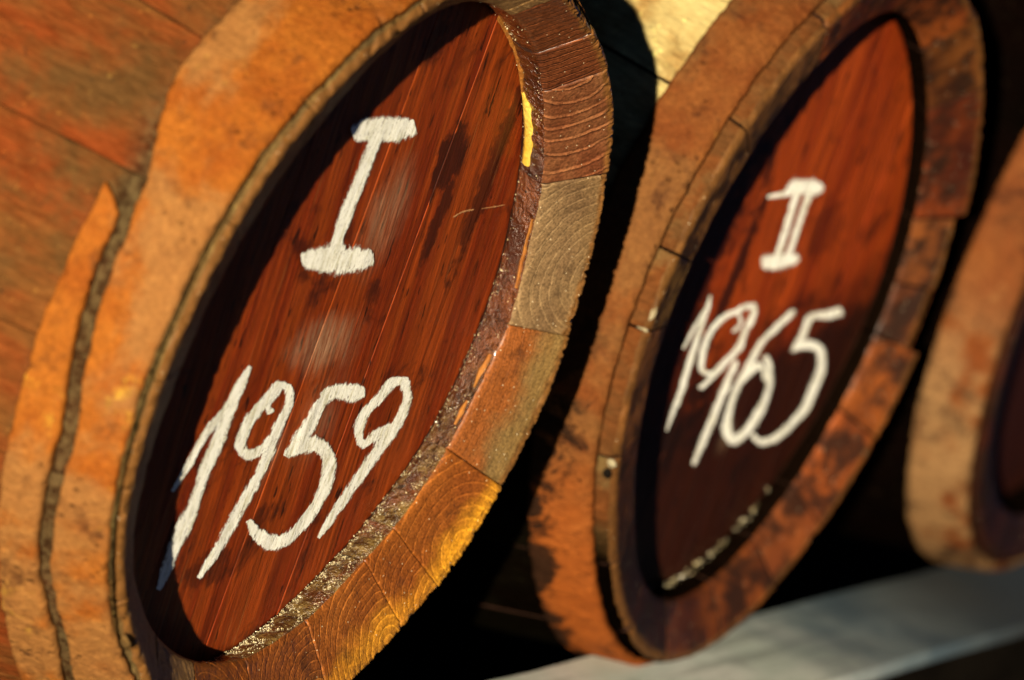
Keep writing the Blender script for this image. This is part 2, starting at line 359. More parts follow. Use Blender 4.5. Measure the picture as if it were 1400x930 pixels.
BL, BULGE = 3.4, 0.26
def bulge(y):
    q = 1-2*min(max(y, 0), BL)/BL
    return BULGE*(1-q*q) + (min(y, 0)*.3)
CH1={'I1':[[(-0.2004,0.5031,0.0231,-0.0151),(-0.1646,0.5099,0.0271,-0.0218),(-0.0931,0.5147,0.0167,-0.0215),(0.007,0.5086,0.0213,-0.0244),(0.0893,0.517,0.0202,-0.016)],[(-0.0857,0.5004,-0.0284,0.0047),(-0.0883,0.4111,-0.0284,0.0051),(-0.0968,0.3342,-0.0284,0.0052),(-0.0953,0.2587,-0.0284,0.0044),(-0.0772,0.2005,-0.0283,0.0036)],[(-0.228,0.1947,0.0177,-0.0164),(-0.1857,0.1969,0.0208,-0.023),(-0.1327,0.1951,0.0218,-0.0268),(-0.0576,0.1945,0.0226,-0.0297),(0.0447,0.1894,0.0205,-0.0253),(0.1244,0.1904,0.0183,-0.0188)]],'a1':[[(-0.3052,-0.0628,-0.0098,0.0025),(-0.3142,-0.0945,-0.0197,0.005),(-0.3306,-0.1652,-0.0296,0.007),(-0.3304,-0.2441,-0.0296,0.007),(-0.3398,-0.31,-0.0276,0.0066),(-0.3356,-0.3553,-0.0237,0.0053),(-0.3345,-0.3915,-0.0257,0.0064),(-0.3412,-0.4415,-0.0316,0.0085),(-0.3512,-0.4967,-0.0277,0.0074),(-0.3539,-0.5527,-0.0237,0.0061),(-0.3545,-0.6016,-0.0119,0.003)],[(-0.3434,-0.1572,-0.0166,0.0062),(-0.3919,-0.2024,-0.0169,0.0059),(-0.4182,-0.2488,-0.0153,0.0047),(-0.4392,-0.3027,-0.0134,0.0041),(-0.4663,-0.3524,-0.0057,0.0019)]],'a2':[[(-0.1076,-0.1845,0.0126,0.0029),(-0.1408,-0.1642,0.0159,-0.002),(-0.127,-0.1432,0.0178,-0.0057),(-0.1083,-0.1188,0.0161,-0.01),(-0.0603,-0.1289,-0.0148,-0.0028),(-0.0304,-0.1691,-0.0206,0.0034),(-0.0389,-0.2126,-0.0227,0.0055),(-0.0436,-0.2564,-0.0248,0.0058),(-0.0481,-0.3205,-0.0248,0.0062),(-0.0601,-0.3693,-0.0246,0.0071),(-0.0858,-0.4244,-0.0264,0.008),(-0.1076,-0.4797,-0.0244,0.0074),(-0.1293,-0.5349,-0.0221,0.0073),(-0.1674,-0.5922,-0.0099,0.0035)],[(-0.1226,-0.1144,-0.0172,0.0063),(-0.1596,-0.1485,-0.021,0.0076),(-0.1949,-0.1845,-0.0254,0.0083),(-0.2147,-0.2267,-0.0261,0.0062),(-0.2022,-0.2638,-0.022,-0.0011),(-0.145,-0.2878,0.0055,-0.0121),(-0.0895,-0.2789,0.0172,-0.0085),(-0.0668,-0.2548,0.0157,-0.0056)]],'a3':[[(0.1293,-0.1566,0.0115,-0.0075),(0.1699,-0.1497,0.0153,-0.0137),(0.2303,-0.1532,0.0122,-0.0175),(0.2928,-0.1587,0.0152,-0.0215),(0.3585,-0.1626,0.0092,-0.0119)],[(0.1794,-0.1521,-0.0233,0.0093),(0.1364,-0.1811,-0.0287,0.0093),(0.1238,-0.2249,-0.0314,0.0089),(0.0993,-0.2679,-0.0349,0.0112),(0.0715,-0.3013,-0.0243,0.0083)],[(0.0815,-0.2946,0.0181,-0.0113),(0.144,-0.2822,0.021,-0.0199),(0.2209,-0.2931,-0.0072,-0.014),(0.2924,-0.3264,-0.0284,-0.002),(0.3262,-0.3762,-0.0346,0.0053),(0.3299,-0.422,-0.0307,0.0079),(0.3092,-0.4717,-0.0277,0.0093),(0.2672,-0.508,-0.0258,0.0109),(0.2163,-0.532,-0.0214,0.0139),(0.136,-0.5306,-0.0054,0.0188),(0.0467,-0.5004,0.0129,0.008),(-0.0173,-0.4633,0.0106,0.0029)]],'a4':[[(0.5854,-0.1451,-0.0109,0.0101),(0.501,-0.1461,-0.0212,0.011),(0.4581,-0.1836,-0.0228,0.0084),(0.4071,-0.2204,-0.0237,0.0073),(0.4062,-0.2603,-0.0256,0.0025),(0.4581,-0.3019,-0.0009,-0.0106),(0.5125,-0.2845,0.0207,-0.0114),(0.5888,-0.2684,0.02,-0.0117)],[(0.5656,-0.1459,-0.0235,-0.0006),(0.6193,-0.1932,-0.0245,0.0027),(0.6195,-0.2453,-0.0274,0.0067),(0.5972,-0.2844,-0.0288,0.0091),(0.552,-0.3353,-0.0285,0.0094),(0.5101,-0.39,-0.0262,0.0086),(0.4684,-0.4444,-0.024,0.0079),(0.4273,-0.5044,-0.0196,0.0064),(0.4039,-0.5408,-0.0087,0.0028)]]}
CH2={'I2':[[(-0.2253,0.3018,0.0068,-0.0052),(-0.1187,0.3095,0.0132,-0.0082),(-0.0802,0.322,0.034,-0.0147),(-0.0608,0.3283,0.0293,-0.0232),(0.0152,0.3279,0.0206,-0.0246),(0.0939,0.3254,0.0134,-0.0223),(0.1339,0.321,0.0025,-0.0103)],[(-0.0402,0.3112,-0.0243,0.0029),(-0.0237,0.2324,-0.0244,0.0031),(-0.0059,0.1296,-0.0245,0.0033)],[(0.0462,0.3107,-0.0246,0.0032),(0.0575,0.2208,-0.0247,0.0033),(0.0709,0.1283,-0.0248,0.0034)],[(-0.0907,0.1077,0.017,-0.0152),(-0.0422,0.1089,0.0227,-0.0206),(0.022,0.1098,0.025,-0.0218),(0.0951,0.1128,0.0255,-0.0184),(0.1356,0.1185,0.0212,-0.0127)]],'b1':[[(-0.3548,0.0163,-0.0078,0.001),(-0.3418,-0.026,-0.0183,0.0027),(-0.3345,-0.1168,-0.0209,0.0034),(-0.3226,-0.1912,-0.0236,0.0037),(-0.3058,-0.2661,-0.0211,0.0037),(-0.3096,-0.3169,-0.0185,0.0035),(-0.3029,-0.3747,-0.0079,0.0014)],[(-0.3564,-0.0256,-0.0128,0.0031),(-0.3846,-0.0752,-0.0129,0.003),(-0.4023,-0.1313,-0.0077,0.0017)]],'b2':[[(-0.1049,-0.0926,0.0151,-0.0048),(-0.0758,-0.07,0.0162,-0.0024),(-0.1123,-0.0453,0.013,0.0013)],[(-0.0255,-0.0264,-0.0041,0.0086),(-0.0852,-0.0205,-0.0125,0.0098),(-0.1339,-0.0319,-0.0159,0.0081),(-0.2226,-0.0527,-0.0183,0.0072),(-0.2656,-0.0916,-0.0209,0.0048),(-0.2638,-0.1489,-0.0235,0.0029),(-0.2231,-0.2015,-0.015,-0.0029),(-0.1435,-0.2154,0.0121,-0.0076),(-0.0838,-0.1834,0.0218,-0.008),(-0.0288,-0.151,0.024,-0.0063),(-0.025,-0.0995,0.0245,-0.0047),(-0.0161,-0.0481,0.0246,-0.0038),(-0.0353,-0.0154,0.0159,-0.0013)],[(-0.0966,-0.2022,-0.0172,0.0061),(-0.1852,-0.2564,-0.0146,0.0052)],[(-0.0138,-0.1904,-0.0219,0.0042),(-0.0195,-0.2679,-0.0246,0.0047),(-0.0225,-0.3544,-0.0247,0.005),(-0.031,-0.4234,-0.0246,0.0052),(-0.0352,-0.4862,-0.0164,0.0034)]],'b3':[[(0.2592,-0.0452,-0.0207,0.0068),(0.1851,-0.0932,-0.0231,0.0077),(0.1243,-0.1326,-0.0215,0.0058),(0.0951,-0.2011,-0.0248,0.0057),(0.0722,-0.2654,-0.0249,0.0051),(0.0752,-0.3309,-0.0276,0.004),(0.1126,-0.3961,-0.0321,0.0),(0.1881,-0.4308,0.0142,-0.0162),(0.2598,-0.4036,0.032,-0.0104),(0.3012,-0.3416,0.0313,-0.007),(0.2979,-0.2751,0.0281,-0.0033),(0.2424,-0.2134,0.0228,0.0),(0.1908,-0.1786,0.0182,0.0016)],[(0.0813,-0.2419,0.0266,-0.0103),(0.1627,-0.2037,0.0101,-0.0113),(0.254,-0.249,-0.0168,-0.0039)]],'b4':[[(0.6102,-0.0552,-0.0195,0.0124),(0.5221,-0.0638,-0.0172,0.0125),(0.4037,-0.067,-0.0245,0.0096),(0.3991,-0.1133,-0.0259,0.0053),(0.3772,-0.1634,-0.0228,0.0052)],[(0.3838,-0.1592,0.0144,-0.009),(0.4597,-0.1508,0.0111,-0.0159),(0.5641,-0.1723,-0.0225,-0.0058),(0.6267,-0.2285,-0.032,0.0032),(0.6295,-0.2894,-0.0328,0.0061),(0.6222,-0.3568,-0.0322,0.0081),(0.5623,-0.4012,-0.0244,0.0084),(0.4875,-0.44,-0.0209,0.0098),(0.3948,-0.4463,-0.0063,0.0103),(0.3062,-0.4215,0.0047,0.0061)]]}

# ------------------------------------------------------------------ barrel builder
DEF = dict(col_a=(.13, .045, .014), col_b=(.19, .06, .016), col_c=(.36, .16, .012), freq=55.0, line=.6, sap=.0, grad=.0, wet=.1, crust=1.0, rim=1.0, soak=0.0, grime=0.0, dark=.45, wob=.03, cu=0.0, cv=0.0, su=1.0, sv=1.0, dr=0.0, dy=0.0)

def build_stave(root, a0, a1, g, sty, dense):
    """one stave between two angles (degrees): end face, inner wall of the chime, croze, outside"""
    p = dict(DEF); p.update(sty)
    O, L, H, YO, YL, YH = g['O'], g['L'], g['H'], g['YO'], g['YL'], g['YH']
    gap = g.get('gap', .03)
    n = max(6, int((a1-a0)/dense))
    ts = np.linspace(a0+gap, a1-gap, n+1)
    e = np.array([0, .1, .2, .35, .6])
    ts = np.unique(np.r_[ts, a0+gap+e*.8, a1-gap-e*.8])
    am = .5*(a0+a1); sd = rnd.random()*100
    nf = g.get('nf', 26); V = []; RC = []; slots_row = []
    for ti, t in enumerate(ts):
        r = math.radians(t); c_, s_ = math.cos(r), math.sin(r)
        dj = min(t-a0, a1-t)*math.pi/180           # distance from the joint
        jb = .006*math.exp(-(dj/.003)**2)          # worn joint edges
        ro = O(t)+p['dr']; yo = YO(t)+p['dy']; lr = L(t); yl = YL(t); hr = H(t); yh = YH(t)
        row = []
        def add(rr, y, slot, edge=-1.0, amp=0.0):
            row.append((rr, y, slot, edge, amp))
        ys = [BL-.02, BL*.85, BL*.7, BL*.5, 1.4, 1.1, .85, .62, .44, .31, .22, .16, .115, .08, .055]
        for y in ys: add(ro+bulge(y)-jb*.5, y, 4 if y < .1 else 2, amp=.004)
        for k, y in enumerate((.040, .030, .022)): add(ro+bulge(y)-jb*.6-(.001*k), yo+y, 4, amp=.006)
        add(ro-.002-jb, yo+.014, 4, 1.06, .010); add(ro-.008-jb, yo+.006, 0, 1.03, .011)
        for k in range(nf):                        # end face, with a rounded lip
            q = k/(nf-1)
            rr = (ro-.016)*(1-q)+lr*q; y = yo*(1-q)+yl*q
            if q > .93: y += ((q-.93)/.07)**2*.006
            add(rr, y+jb*.8, 0, 1-q, .0035+.006*math.exp(-q/.05))
        nw = 12
        for k in range(1, nw+1):
            q = k/nw; add(lr*(1-q)+hr*q - .004*math.sin(q*math.pi), yl+.008+(yh-.006-yl-.008)*q, 1, -1, .0045)
        for rr, y in ((hr+.006, yh+.001), (hr+.022, yh+.006), (hr+.024, yh+.032), (hr-.004, yh+.038), (hr-.006, yh+.2), (hr-.006+bulge(BL/2)*.6, BL*.4), (hr-.006+bulge(BL/2)*.6, BL*.6), (hr-.02, BL-.02)):
            add(rr, y, 3)
        for j, (rr, y, sl, ed, amp) in enumerate(row):
            if amp:
                x0, z0 = rr*c_, rr*s_
                f1 = fbm(x0+sd, y, z0, 26 if amp < .005 else 42, 3)*(1 if amp < .005 else .6+1.0*abs(fbm(x0, sd, z0, 9, 2)))
                if sl in (2, 4): rr += f1*amp
                elif ed >= 0:
                    y += abs(f1)*amp*1.1 if ed > .93 else f1*amp*.7
                    if ed > .9: rr += f1*amp*1.2
                else: rr += f1*amp
            V.append((rr*c_, y, rr*s_))
            u = (t-am)*math.pi/180*rr; vv = rr-ro
            RC.append(((u-p['cu'])*p['su'], (vv-p['cv'])*p['sv'], max(ed, 0.0)))
        slots_row = [q[2] for q in row]
    m = len(slots_row); faces = []; slots = []
    for i in range(len(ts)-1):
        for j in range(m):
            j2 = (j+1) % m
            faces.append((i*m+j, i*m+j2, (i+1)*m+j2, (i+1)*m+j)); s0 = slots_row[j2]
            slots.append(s0 if j2 else 3)
    faces.append(tuple(range(m-1, -1, -1))); slots.append(3)
    k0 = (len(ts)-1)*m; faces.append(tuple(k0+j for j in range(m))); slots.append(3)
    props = {k: (list(map(float, p[k])) if isinstance(p[k], tuple) else float(p[k])) for k in ('col_a', 'col_b', 'col_c', 'freq', 'line', 'sap', 'grad', 'wet', 'crust', 'rim', 'soak', 'wob', 'dark', 'grime')}
    o = obj('stave', V, faces, [M['end'], M['wall'], g['outer'], M['inner'], g['strip']], root, slots, True, {'ringco': RC}, props)
    if 'label' in sty: o['label'] = sty['label']
    # keep the flat cut sides from smearing the shading
    o.data.polygons[-1].use_smooth = False; o.data.polygons[-2].use_smooth = False
    return o

def build_hoop(root, g, name, mat, y0, y1, a0=0, a1=360, th=.020, lift=0.0, seed=0, rough=1.0, res=.5, taper=0, label=None):
    """a flat iron band lying on the staves; y0 / y1 are functions of the angle (its two edges)"""
    full = abs(a1-a0) >= 359.9
    n = int(abs(a1-a0)/res); ts = np.linspace(a0, a1, n+1)
    if full: ts = ts[:-1]
    O = g['O']; nc = g.get('hn', 14); V = []
    for t in ts:
        r = math.radians(t); c_, s_ = math.cos(r), math.sin(r)
        A, B = y0(t), y1(t)
        if taper and not full:
            q = min(1, min(abs(t-a0), abs(t-a1))/taper); B2 = B; A = B-(B-A)*(.12+.88*q**.8); B = B2
        fe = .0042*rough
        A += fe*fbm(c_*3+seed, s_*3, 1.7, 9, 3); B += fe*1.2*fbm(c_*3, s_*3+seed, 5.1, 9, 3)
        ring = []
        for k in range(nc+1):
            q = k/nc; y = A+(B-A)*q
            edge = min(q, 1-q)*(B-A); rd = .006*(1-min(1, edge/.007))**2
            rr = O(t)+bulge(y)+th+lift-rd + .0035*rough*fbm(c_+seed, y*1.0, s_, 11, 4)
            ring.append((rr, y))
        ring.append((O(t)+bulge(B)+lift-.004, B)); ring.append((O(t)+bulge(A)+lift-.004, A))
        for rr, y in ring: V.append((rr*c_, y, rr*s_))
    m = nc+3; N = len(ts); faces = []
    for i in range(N if full else N-1):
        i2 = (i+1) % N
        for j in range(m):
            j2 = (j+1) % m; faces.append((i*m+j, i2*m+j, i2*m+j2, i*m+j2))
    if not full:
        faces.append(tuple(range(m))); faces.append(tuple((N-1)*m+j for j in range(m-1, -1, -1)))
    o = obj(name, V, faces, [mat], root)
    if label: o['label'] = label
    return o

def build_board(root, g, x0, x1, mat, dy=0.0, label=None):
    H, yx = g['H'], g['YX']; n = max(8, int((x1-x0)/.012)); nz = 70
    def zlim(x, sgn):
        z = sgn*.8
        for _ in range(12):
            a = math.degrees(math.atan2(z, x)); rb = H(a)+.014
            z = sgn*math.sqrt(max(rb*rb-x*x, 1e-5))
        return z
    xs = np.r_[x0+.0003, x0+.0012, x0+.003, np.linspace(x0+.008, x1-.008, n), x1-.003, x1-.0012, x1-.0003]
    V = []
    for i, x in enumerate(xs):
        lo, hi = zlim(x, -1), zlim(x, 1); dj = min(x-x0, x1-x)
        for k in range(nz+1):
            z = lo+(hi-lo)*k/nz
            y = yx(x)+dy + .0015*math.exp(-(dj/.0012)**2) + .0015*fbm(x*3, 0, z*.5, 5, 2)
            V.append((x, y, z))
    m = nz+1; nx = len(xs); base = len(V)
    for i, x in enumerate(xs):
        lo, hi = zlim(x, -1), zlim(x, 1)
        for k in range(nz+1): V.append((x, yx(x)+.055, lo+(hi-lo)*k/nz))
    faces = []
    for i in range(nx-1):
        for k in range(nz):
            a = i*m+k; faces.append((a, a+m, a+m+1, a+1)); faces.append((base+a, base+a+1, base+a+m+1, base+a+m))
    for k in range(nz):
        faces.append((k, k+1, base+k+1, base+k)); a = (nx-1)*m+k; faces.append((a, base+a, base+a+1, a+1))
    for i in range(nx-1):
        a = i*m; faces.append((a, base+a, base+a+m, a+m)); a = i*m+nz; faces.append((a, a+m, base+a+m, base+a))
    o = obj('head_board', V, faces, [mat], root)
    if label: o['label'] = label
    return o

def catmull(P, n):
    P = np.array(P); Q = np.vstack([2*P[0]-P[1], P, 2*P[-1]-P[-2]]); out = []
    for i in range(len(P)-1):
        a, b, c, d = Q[i:i+4]
        k = max(2, int(np.linalg.norm(c[:2]-b[:2])/n))
        for j in range(k):
            t = j/k; out.append(.5*(2*b+(c-a)*t+(2*a-5*b+4*c-d)*t*t+(3*b-a-3*c+d)*t**3))
    out.append(P[-1]); return np.array(out)

def build_chalk(root, g, name, strokes, mat, label=None):
    V = []; faces = []; E = []; yx = g['YX']; ref = g['REF']; nw = 16
    for si, st in enumerate(strokes):
        Q = catmull(st, .008); b0 = len(V); N = len(Q)
        ext = (Q[0, :2]-Q[1, :2]); ext = ext/np.linalg.norm(ext)*np.linalg.norm(Q[0, 2:])*.45
        ext2 = (Q[-1, :2]-Q[-2, :2]); ext2 = ext2/np.linalg.norm(ext2)*np.linalg.norm(Q[-1, 2:])*.45
        Q = np.vstack([np.r_[Q[0, :2]+ext, Q[0, 2:]*.75], Q, np.r_[Q[-1, :2]+ext2, Q[-1, 2:]*.75]]); N = len(Q)
        for i, (x, z, hx, hz) in enumerate(Q):
            for k in range(nw+1):
                u = (k/nw*2-1)*1.6; f = 1.0
                px, pz = x+hx*u*f, z+hz*u*f
                d_ = yx(px)-ref; d_ = yx(px+2.43*d_)-ref
                px += 2.43*d_; pz -= .52*d_
                V.append((px, yx(px)-.0035-.0006*si+.0015*fbm(px*3, 0, pz*.5, 5, 2), pz))
                en = 1.0 if i in (0, N-1) else 0.0
                E.append(max(abs(u), en*1.15))
        m = nw+1
        for i in range(N-1):
            for k in range(nw):
                a = b0+i*m+k; faces.append((a, a+1, a+m+1, a+m))
    o = obj(name, V, faces, [mat], root, attrs={'edge': E})
    if label: o['label'] = label
    return o

def wall_patch(root, g, name, mat, pts, label=None, lift=.006, seed=3):
    """a splintered patch of fresh wood on the chime's inner wall: pts = (angle, q0, q1) with q 0 at the lip and 1 at the head"""
    L, H, YL, YH = g['L'], g['H'], g['YL'], g['YH']; V = []; faces = []; nq = 8
    P = np.array(pts, float); a = np.linspace(P[0, 0], P[-1, 0], int(abs(P[-1, 0]-P[0, 0])/.35)+4)
    for t in a:
        q0 = np.interp(t, P[:, 0], P[:, 1]); q1 = np.interp(t, P[:, 0], P[:, 2])
        q0 += .05*fbm(t*.2, seed, 0, 1.7, 3); q1 += .05*fbm(t*.2, seed+9, 0, 1.7, 3)
        if q1 < q0: q1 = q0+.01
        r = math.radians(t)
        for k in range(nq+1):
            s = k/nq; q = q0+(q1-q0)*s; rr = L(t)*(1-q)+H(t)*q
            up = lift*min(1, 3*min(s, 1-s)) if 0 < k < nq else -.010
            up += .002*fbm(t*.3, s*2, seed, 2, 2)
            rr -= up+.003; y = YL(t)+.008+(YH(t)-.006-YL(t)-.008)*q
            V.append((rr*math.cos(r), y, rr*math.sin(r)))
    m = nq+1
    for i in range(len(a)-1):
        for k in range(nq):
            b = i*m+k; faces.append((b, b+1, b+m+1, b+m))
    o = obj(name, V, faces, [mat], root)
    if label: o['label'] = label
    return o

def crystals(root, g, n, dens, seed, smin=.0016, smax=.0040, label=None):
    R_ = random.Random(seed); L, H, YL, YH = g['L'], g['H'], g['YL'], g['YH']; V = []; faces = []
    k = 0
    while k < n:
        t = R_.uniform(-180, 180); q = R_.random()**.8
        if R_.random() > dens(t, q): continue
        k += 1
        rr = L(t)*(1-q)+H(t)*q; y = YL(t)+.008+(YH(t)-.01-YL(t))*q
        if q < .02: rr += R_.uniform(0, .1)
        s = R_.uniform(smin, smax)*(1 if R_.random() < .93 else 1.6); r = math.radians(t)
        c = Vector(((rr-.001)*math.cos(r), y, (rr-.001)*math.sin(r)))
        q_ = Matrix.Rotation(R_.uniform(0, 6.3), 3, Vector((R_.uniform(-1, 1), R_.uniform(-1, 1), R_.uniform(-1, 1)+.01)).normalized())
        b = len(V)
        for d in ((1, 0, 0), (-1, 0, 0), (0, 1, 0), (0, -1, 0), (0, 0, 1), (0, 0, -1)):
            V.append(tuple(c+q_ @ (Vector(d)*s*R_.uniform(.7, 1.2))))
        for f in ((0, 2, 4), (2, 1, 4), (1, 3, 4), (3, 0, 4), (2, 0, 5), (1, 2, 5), (3, 1, 5), (0, 3, 5)): faces.append(tuple(b+i for i in f))
    o = obj('crystal_crust', V, faces, [M['crystal']], root, smooth=False); o['kind'] = 'stuff'
    if label: o['label'] = label
    return o

# ================================================================== the ground and the beam
ob = obj('ground', [(-60, -60, -2.6), (90, -60, -2.6), (90, 90, -2.6), (-60, 90, -2.6)], [(0, 1, 2, 3)], [M['soil']]); ob['kind'] = 'structure'

def box(x0, x1, y0, y1, z0, z1, nx, wav=.0, bev=.012):
    prof = [(y0+bev, z0), (y1-bev, z0), (y1, z0+bev), (y1, z1-bev), (y1-bev, z1), ]
    for k in range(1, 10): prof.append((y1-bev-(y1-y0-2*bev)*k/10, z1))
    prof += [(y0+bev, z1), (y0+bev*.3, z1-bev*.3), (y0, z1-bev), (y0, z0+bev)]
    V = []; faces = []; m = len(prof)
    for i in range(nx+1):
        x = x0+(x1-x0)*i/nx
        for y, z in prof: V.append((x, y+wav*fbm(x, y*.2, z, 1.3, 3), z+wav*.5*fbm(x, y*3, 4, 1.5, 3)))
    for i in range(nx):
        for j in range(m):
            j2 = (j+1) % m; faces.append((i*m+j, (i+1)*m+j, (i+1)*m+j2, i*m+j2))
    faces.append(tuple(range(m))); faces.append(tuple(nx*m+j for j in range(m-1, -1, -1)))
    return V, faces

bm_ = thing('support_beam', 'white painted support beam running under the row of barrels', 'beam', (0, 0, -2.6))
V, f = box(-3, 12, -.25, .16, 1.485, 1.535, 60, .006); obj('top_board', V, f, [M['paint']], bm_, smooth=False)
V, f = box(-3, 12, -.225, .14, 1.05, 1.48, 40, .006, .02); obj('timber', V, f, [M['timber']], bm_, smooth=False)
for x in (-2.2, 1.3, 6.6, 10.5):
    V, f = box(x, x+.35, -.2, .12, 0, 1.045, 2, 0, .02); obj('post', V, f, [M['timber']], bm_, smooth=False)

# ================================================================== barrel 1
def harm(h):
    def f(d):
        t = math.radians(d)
        return 1+h[0]*math.cos(2*t)+h[1]*math.sin(2*t)+h[2]*math.cos(3*t)+h[3]*math.sin(3*t)+h[4]*math.cos(4*t)+h[5]*math.sin(4*t)
    return f
G1 = dict(
    O=table([(-59, .984), (-52.1, .991), (-44.5, 1.001), (-38.6, 1.014), (-32, 1.030), (-26, 1.033), (-21, 1.037), (-15, 1.042), (-9.7, 1.048), (-5, 1.048), (1.3, 1.036), (9, 1.026), (15, 1.022), (20, 1.020), (27.4, 1.008), (32, 1.013), (38.7, 1.008), (46, .993), (53, .977), (60, .962), (70, .957), (95, .965), (123, .985), (133, .995), (160, 1.010), (180, 1.012), (198, .998), (212, .965), (225, .950), (245, .958), (270, .978)], 1.6),
    L=table([(-176, .820), (-170, .832), (-162, .838), (-154, .847), (-146, .840), (-138, .822), (-126, .808), (-110, .795), (-95, .785), (-84.4, .789), (-74, .778), (-64, .786), (-56, .780), (-50, .780), (-44, .792), (-36.6, .812), (-28.7, .826), (-20, .836), (-13.8, .836), (-8, .846), (-2, .866), (3, .872), (9.6, .854), (16.7, .846), (26, .852), (41.6, .838), (50, .845), (70, .850), (98, .858), (110, .848), (123, .823), (129, .811), (136, .803), (148, .805), (160, .806), (171, .813)], 2.0),
    H=table([(-90, .836), (-83, .824), (-73, .817), (-64, .808), (-56, .808), (-46.7, .815), (-38, .832), (-30.6, .848), (-24, .868), (-16.5, .879), (-10, .884), (-4, .886), (0, .889), (5.5, .890), (11, .883), (16, .876), (22.5, .876), (30, .873), (43.6, .864), (60, .857), (69, .857), (90, .86), (130, .86), (160, .85), (180, .85), (220, .85), (250, .84)], 3.0),
    YO=table([(-60, 0), (0, 0), (70, 0), (120, .014), (150, .034), (180, .042), (200, .050), (210, .050), (221, .040), (235, .004), (250, .0), (270, 0)], 3),
    YL=table([(0, .0957), (90, .0957), (180, .0957), (205, .100), (222, .108), (235, .108), (250, .10), (270, .0957)], 3),
    YH=lambda t: .1842, YX=lambda x: .1842, REF=.1842, outer=M['outer1'], strip=M['strip1'], nf=34, hn=26)
b1 = thing('wine_barrel', 'nearest wine barrel, its dark red head chalked with a Roman numeral I above 1959', 'barrel', (0, 0, 0), 0, 'wine barrels lying in a row on the beam')
GREY = dict(col_a=(.105, .060, .028), col_b=(.165, .102, .047))
ST1 = [  # (start angle, style); each stave runs to the next start angle
    (59.8, dict(cu=-3.0, cv=-.1, freq=46, line=1.0, dark=1.0, wob=.05, col_a=(.075, .020, .006), col_b=(.115, .032, .009), wet=.5, dy=.004, label='dark striped stave at the top of the barrel rim')),
    (48.9, dict(cu=-3.0, cv=-.12, freq=44, line=1.0, dark=1.0, wob=.02, col_a=(.085, .022, .007), col_b=(.14, .040, .012), wet=.4, dr=.004)),
    (27.8, dict(cu=.22, cv=-.09, freq=27, line=.8, dark=.9, wob=.04, col_a=(.12, .036, .013), col_b=(.21, .088, .034), su=.8, wet=.35, label='pinkish brown stave with wide curved growth rings')),
    (1.5, dict(cu=-.07, cv=.03, freq=38, line=.42, sv=1.15, wet=.15, col_c=(.26, .16, .06), sap=.3, grad=-.3, dr=-.004, label='grey stave with fine nested growth rings', **GREY)),
    (-21.2, dict(cu=.05, cv=2.6, freq=60, line=.10, col_a=(.20, .060, .012), col_b=(.15, .092, .032), grad=.55, wet=.15, dr=.006, col_c=(.28, .15, .03), sap=.15, label='smooth stave fading from orange to grey')),
    (-38.5, dict(cu=-.03, cv=-.02, freq=34, line=.55, sv=1.1, col_a=(.16, .042, .006), col_b=(.20, .060, .008), rim=.35, sap=1.0, col_c=(.48, .21, .012), wet=.2, dr=.012, label='orange stave with a bright yellow outer edge')),
    (-47.5, dict(cu=.06, cv=.02, freq=50, line=.8, col_a=(.16, .042, .006), col_b=(.20, .060, .008), rim=.35, sap=.8, col_c=(.42, .17, .012), wet=.25)),
    (-66.0, dict(cu=.10, cv=-.01, freq=52, line=.9, su=.9, col_a=(.15, .040, .006), col_b=(.19, .058, .009), rim=.35, sap=.75, col_c=(.40, .17, .012), wet=.25)),
    (-86.0, dict(cu=.12, cv=-.02, freq=54, line=.9, col_a=(.14, .038, .007), col_b=(.18, .055, .010), sap=.6, wet=.3)),
]
a = -86.0; more = []
rr_ = random.Random(3)
more.append((-106.0, dict(cu=-.05, cv=0, col_a=(.15, .040, .006), col_b=(.19, .058, .009), freq=50, line=.8, crust=.6)))
a = -106.0
for w_ in (18, 22, 19, 15, 21, 18, 24, 19.5, 18.5, 18.2):
    a -= w_
    if a < -300.2+16: a = -300.2+16
    more.append((a, dict(cu=rr_.uniform(-.1, .1), cv=rr_.uniform(-.2, .1), col_a=(.14, .075, .028), col_b=(.20, .11, .04), freq=45, crust=.3)))
    if a <= -300.2+16: break
allst = ST1+more
st_sorted = sorted([(s % 360, d) for s, d in allst], key=lambda q: q[0])
# outside joints seen on the near side
def run(root, lst, g, dense):
    for i, (s, d) in enumerate(lst):
        e = lst[(i+1) % len(lst)][0]
        if e <= s: e += 360
        build_stave(root, s, e, g, d, dense*(.5 if root is b1 and not 75 < s < 268 else 1))
run(b1, st_sorted, G1, .45)
P1a = table([(120, .030), (127, .042), (134, .041), (148, .058), (156, .060), (170, .061), (182, .064), (192, .064), (198, .062), (209, .064), (215, .062), (221, .054), (235, .026), (255, .030), (280, .05), (0, .05), (90, .04)], 2)
P1b = table([(120, .29), (134, .288), (146, .300), (152, .275), (158, .232), (167, .212), (173, .205), (182, .185), (190, .165), (200, .180), (211, .187), (222, .165), (240, .18), (270, .20), (0, .23), (60, .27)], 1.6)
build_hoop(b1, G1, 'hoop', M['rust1'], P1a, P1b, th=.015, seed=2, label='broad orange rusted iron hoop with a ragged back edge')
P1c = table([(158, .252), (167, .243), (174, .236), (189, .200), (200, .208), (211, .214), (222, .190), (240, .210), (270, .235), (340, .26), (60, .29)], 1.6)
build_hoop(b1, G1, 'hoop', M['rust1'], P1c, lambda t: .300, a0=161.5, a1=161.5+250, th=.021, seed=9, taper=2.5, label='narrow orange hoop with a cut end')
build_hoop(b1, G1, 'hoop', M['rust2'], lambda t: 1.05, lambda t: 1.22, seed=4, res=1.5)
build_hoop(b1, G1, 'hoop', M['rust2'], lambda t: 2.18, lambda t: 2.35, seed=5, res=1.5)
build_hoop(b1, G1, 'hoop', M['rust2'], lambda t: 3.10, lambda t: 3.33, seed=6, res=1.5)
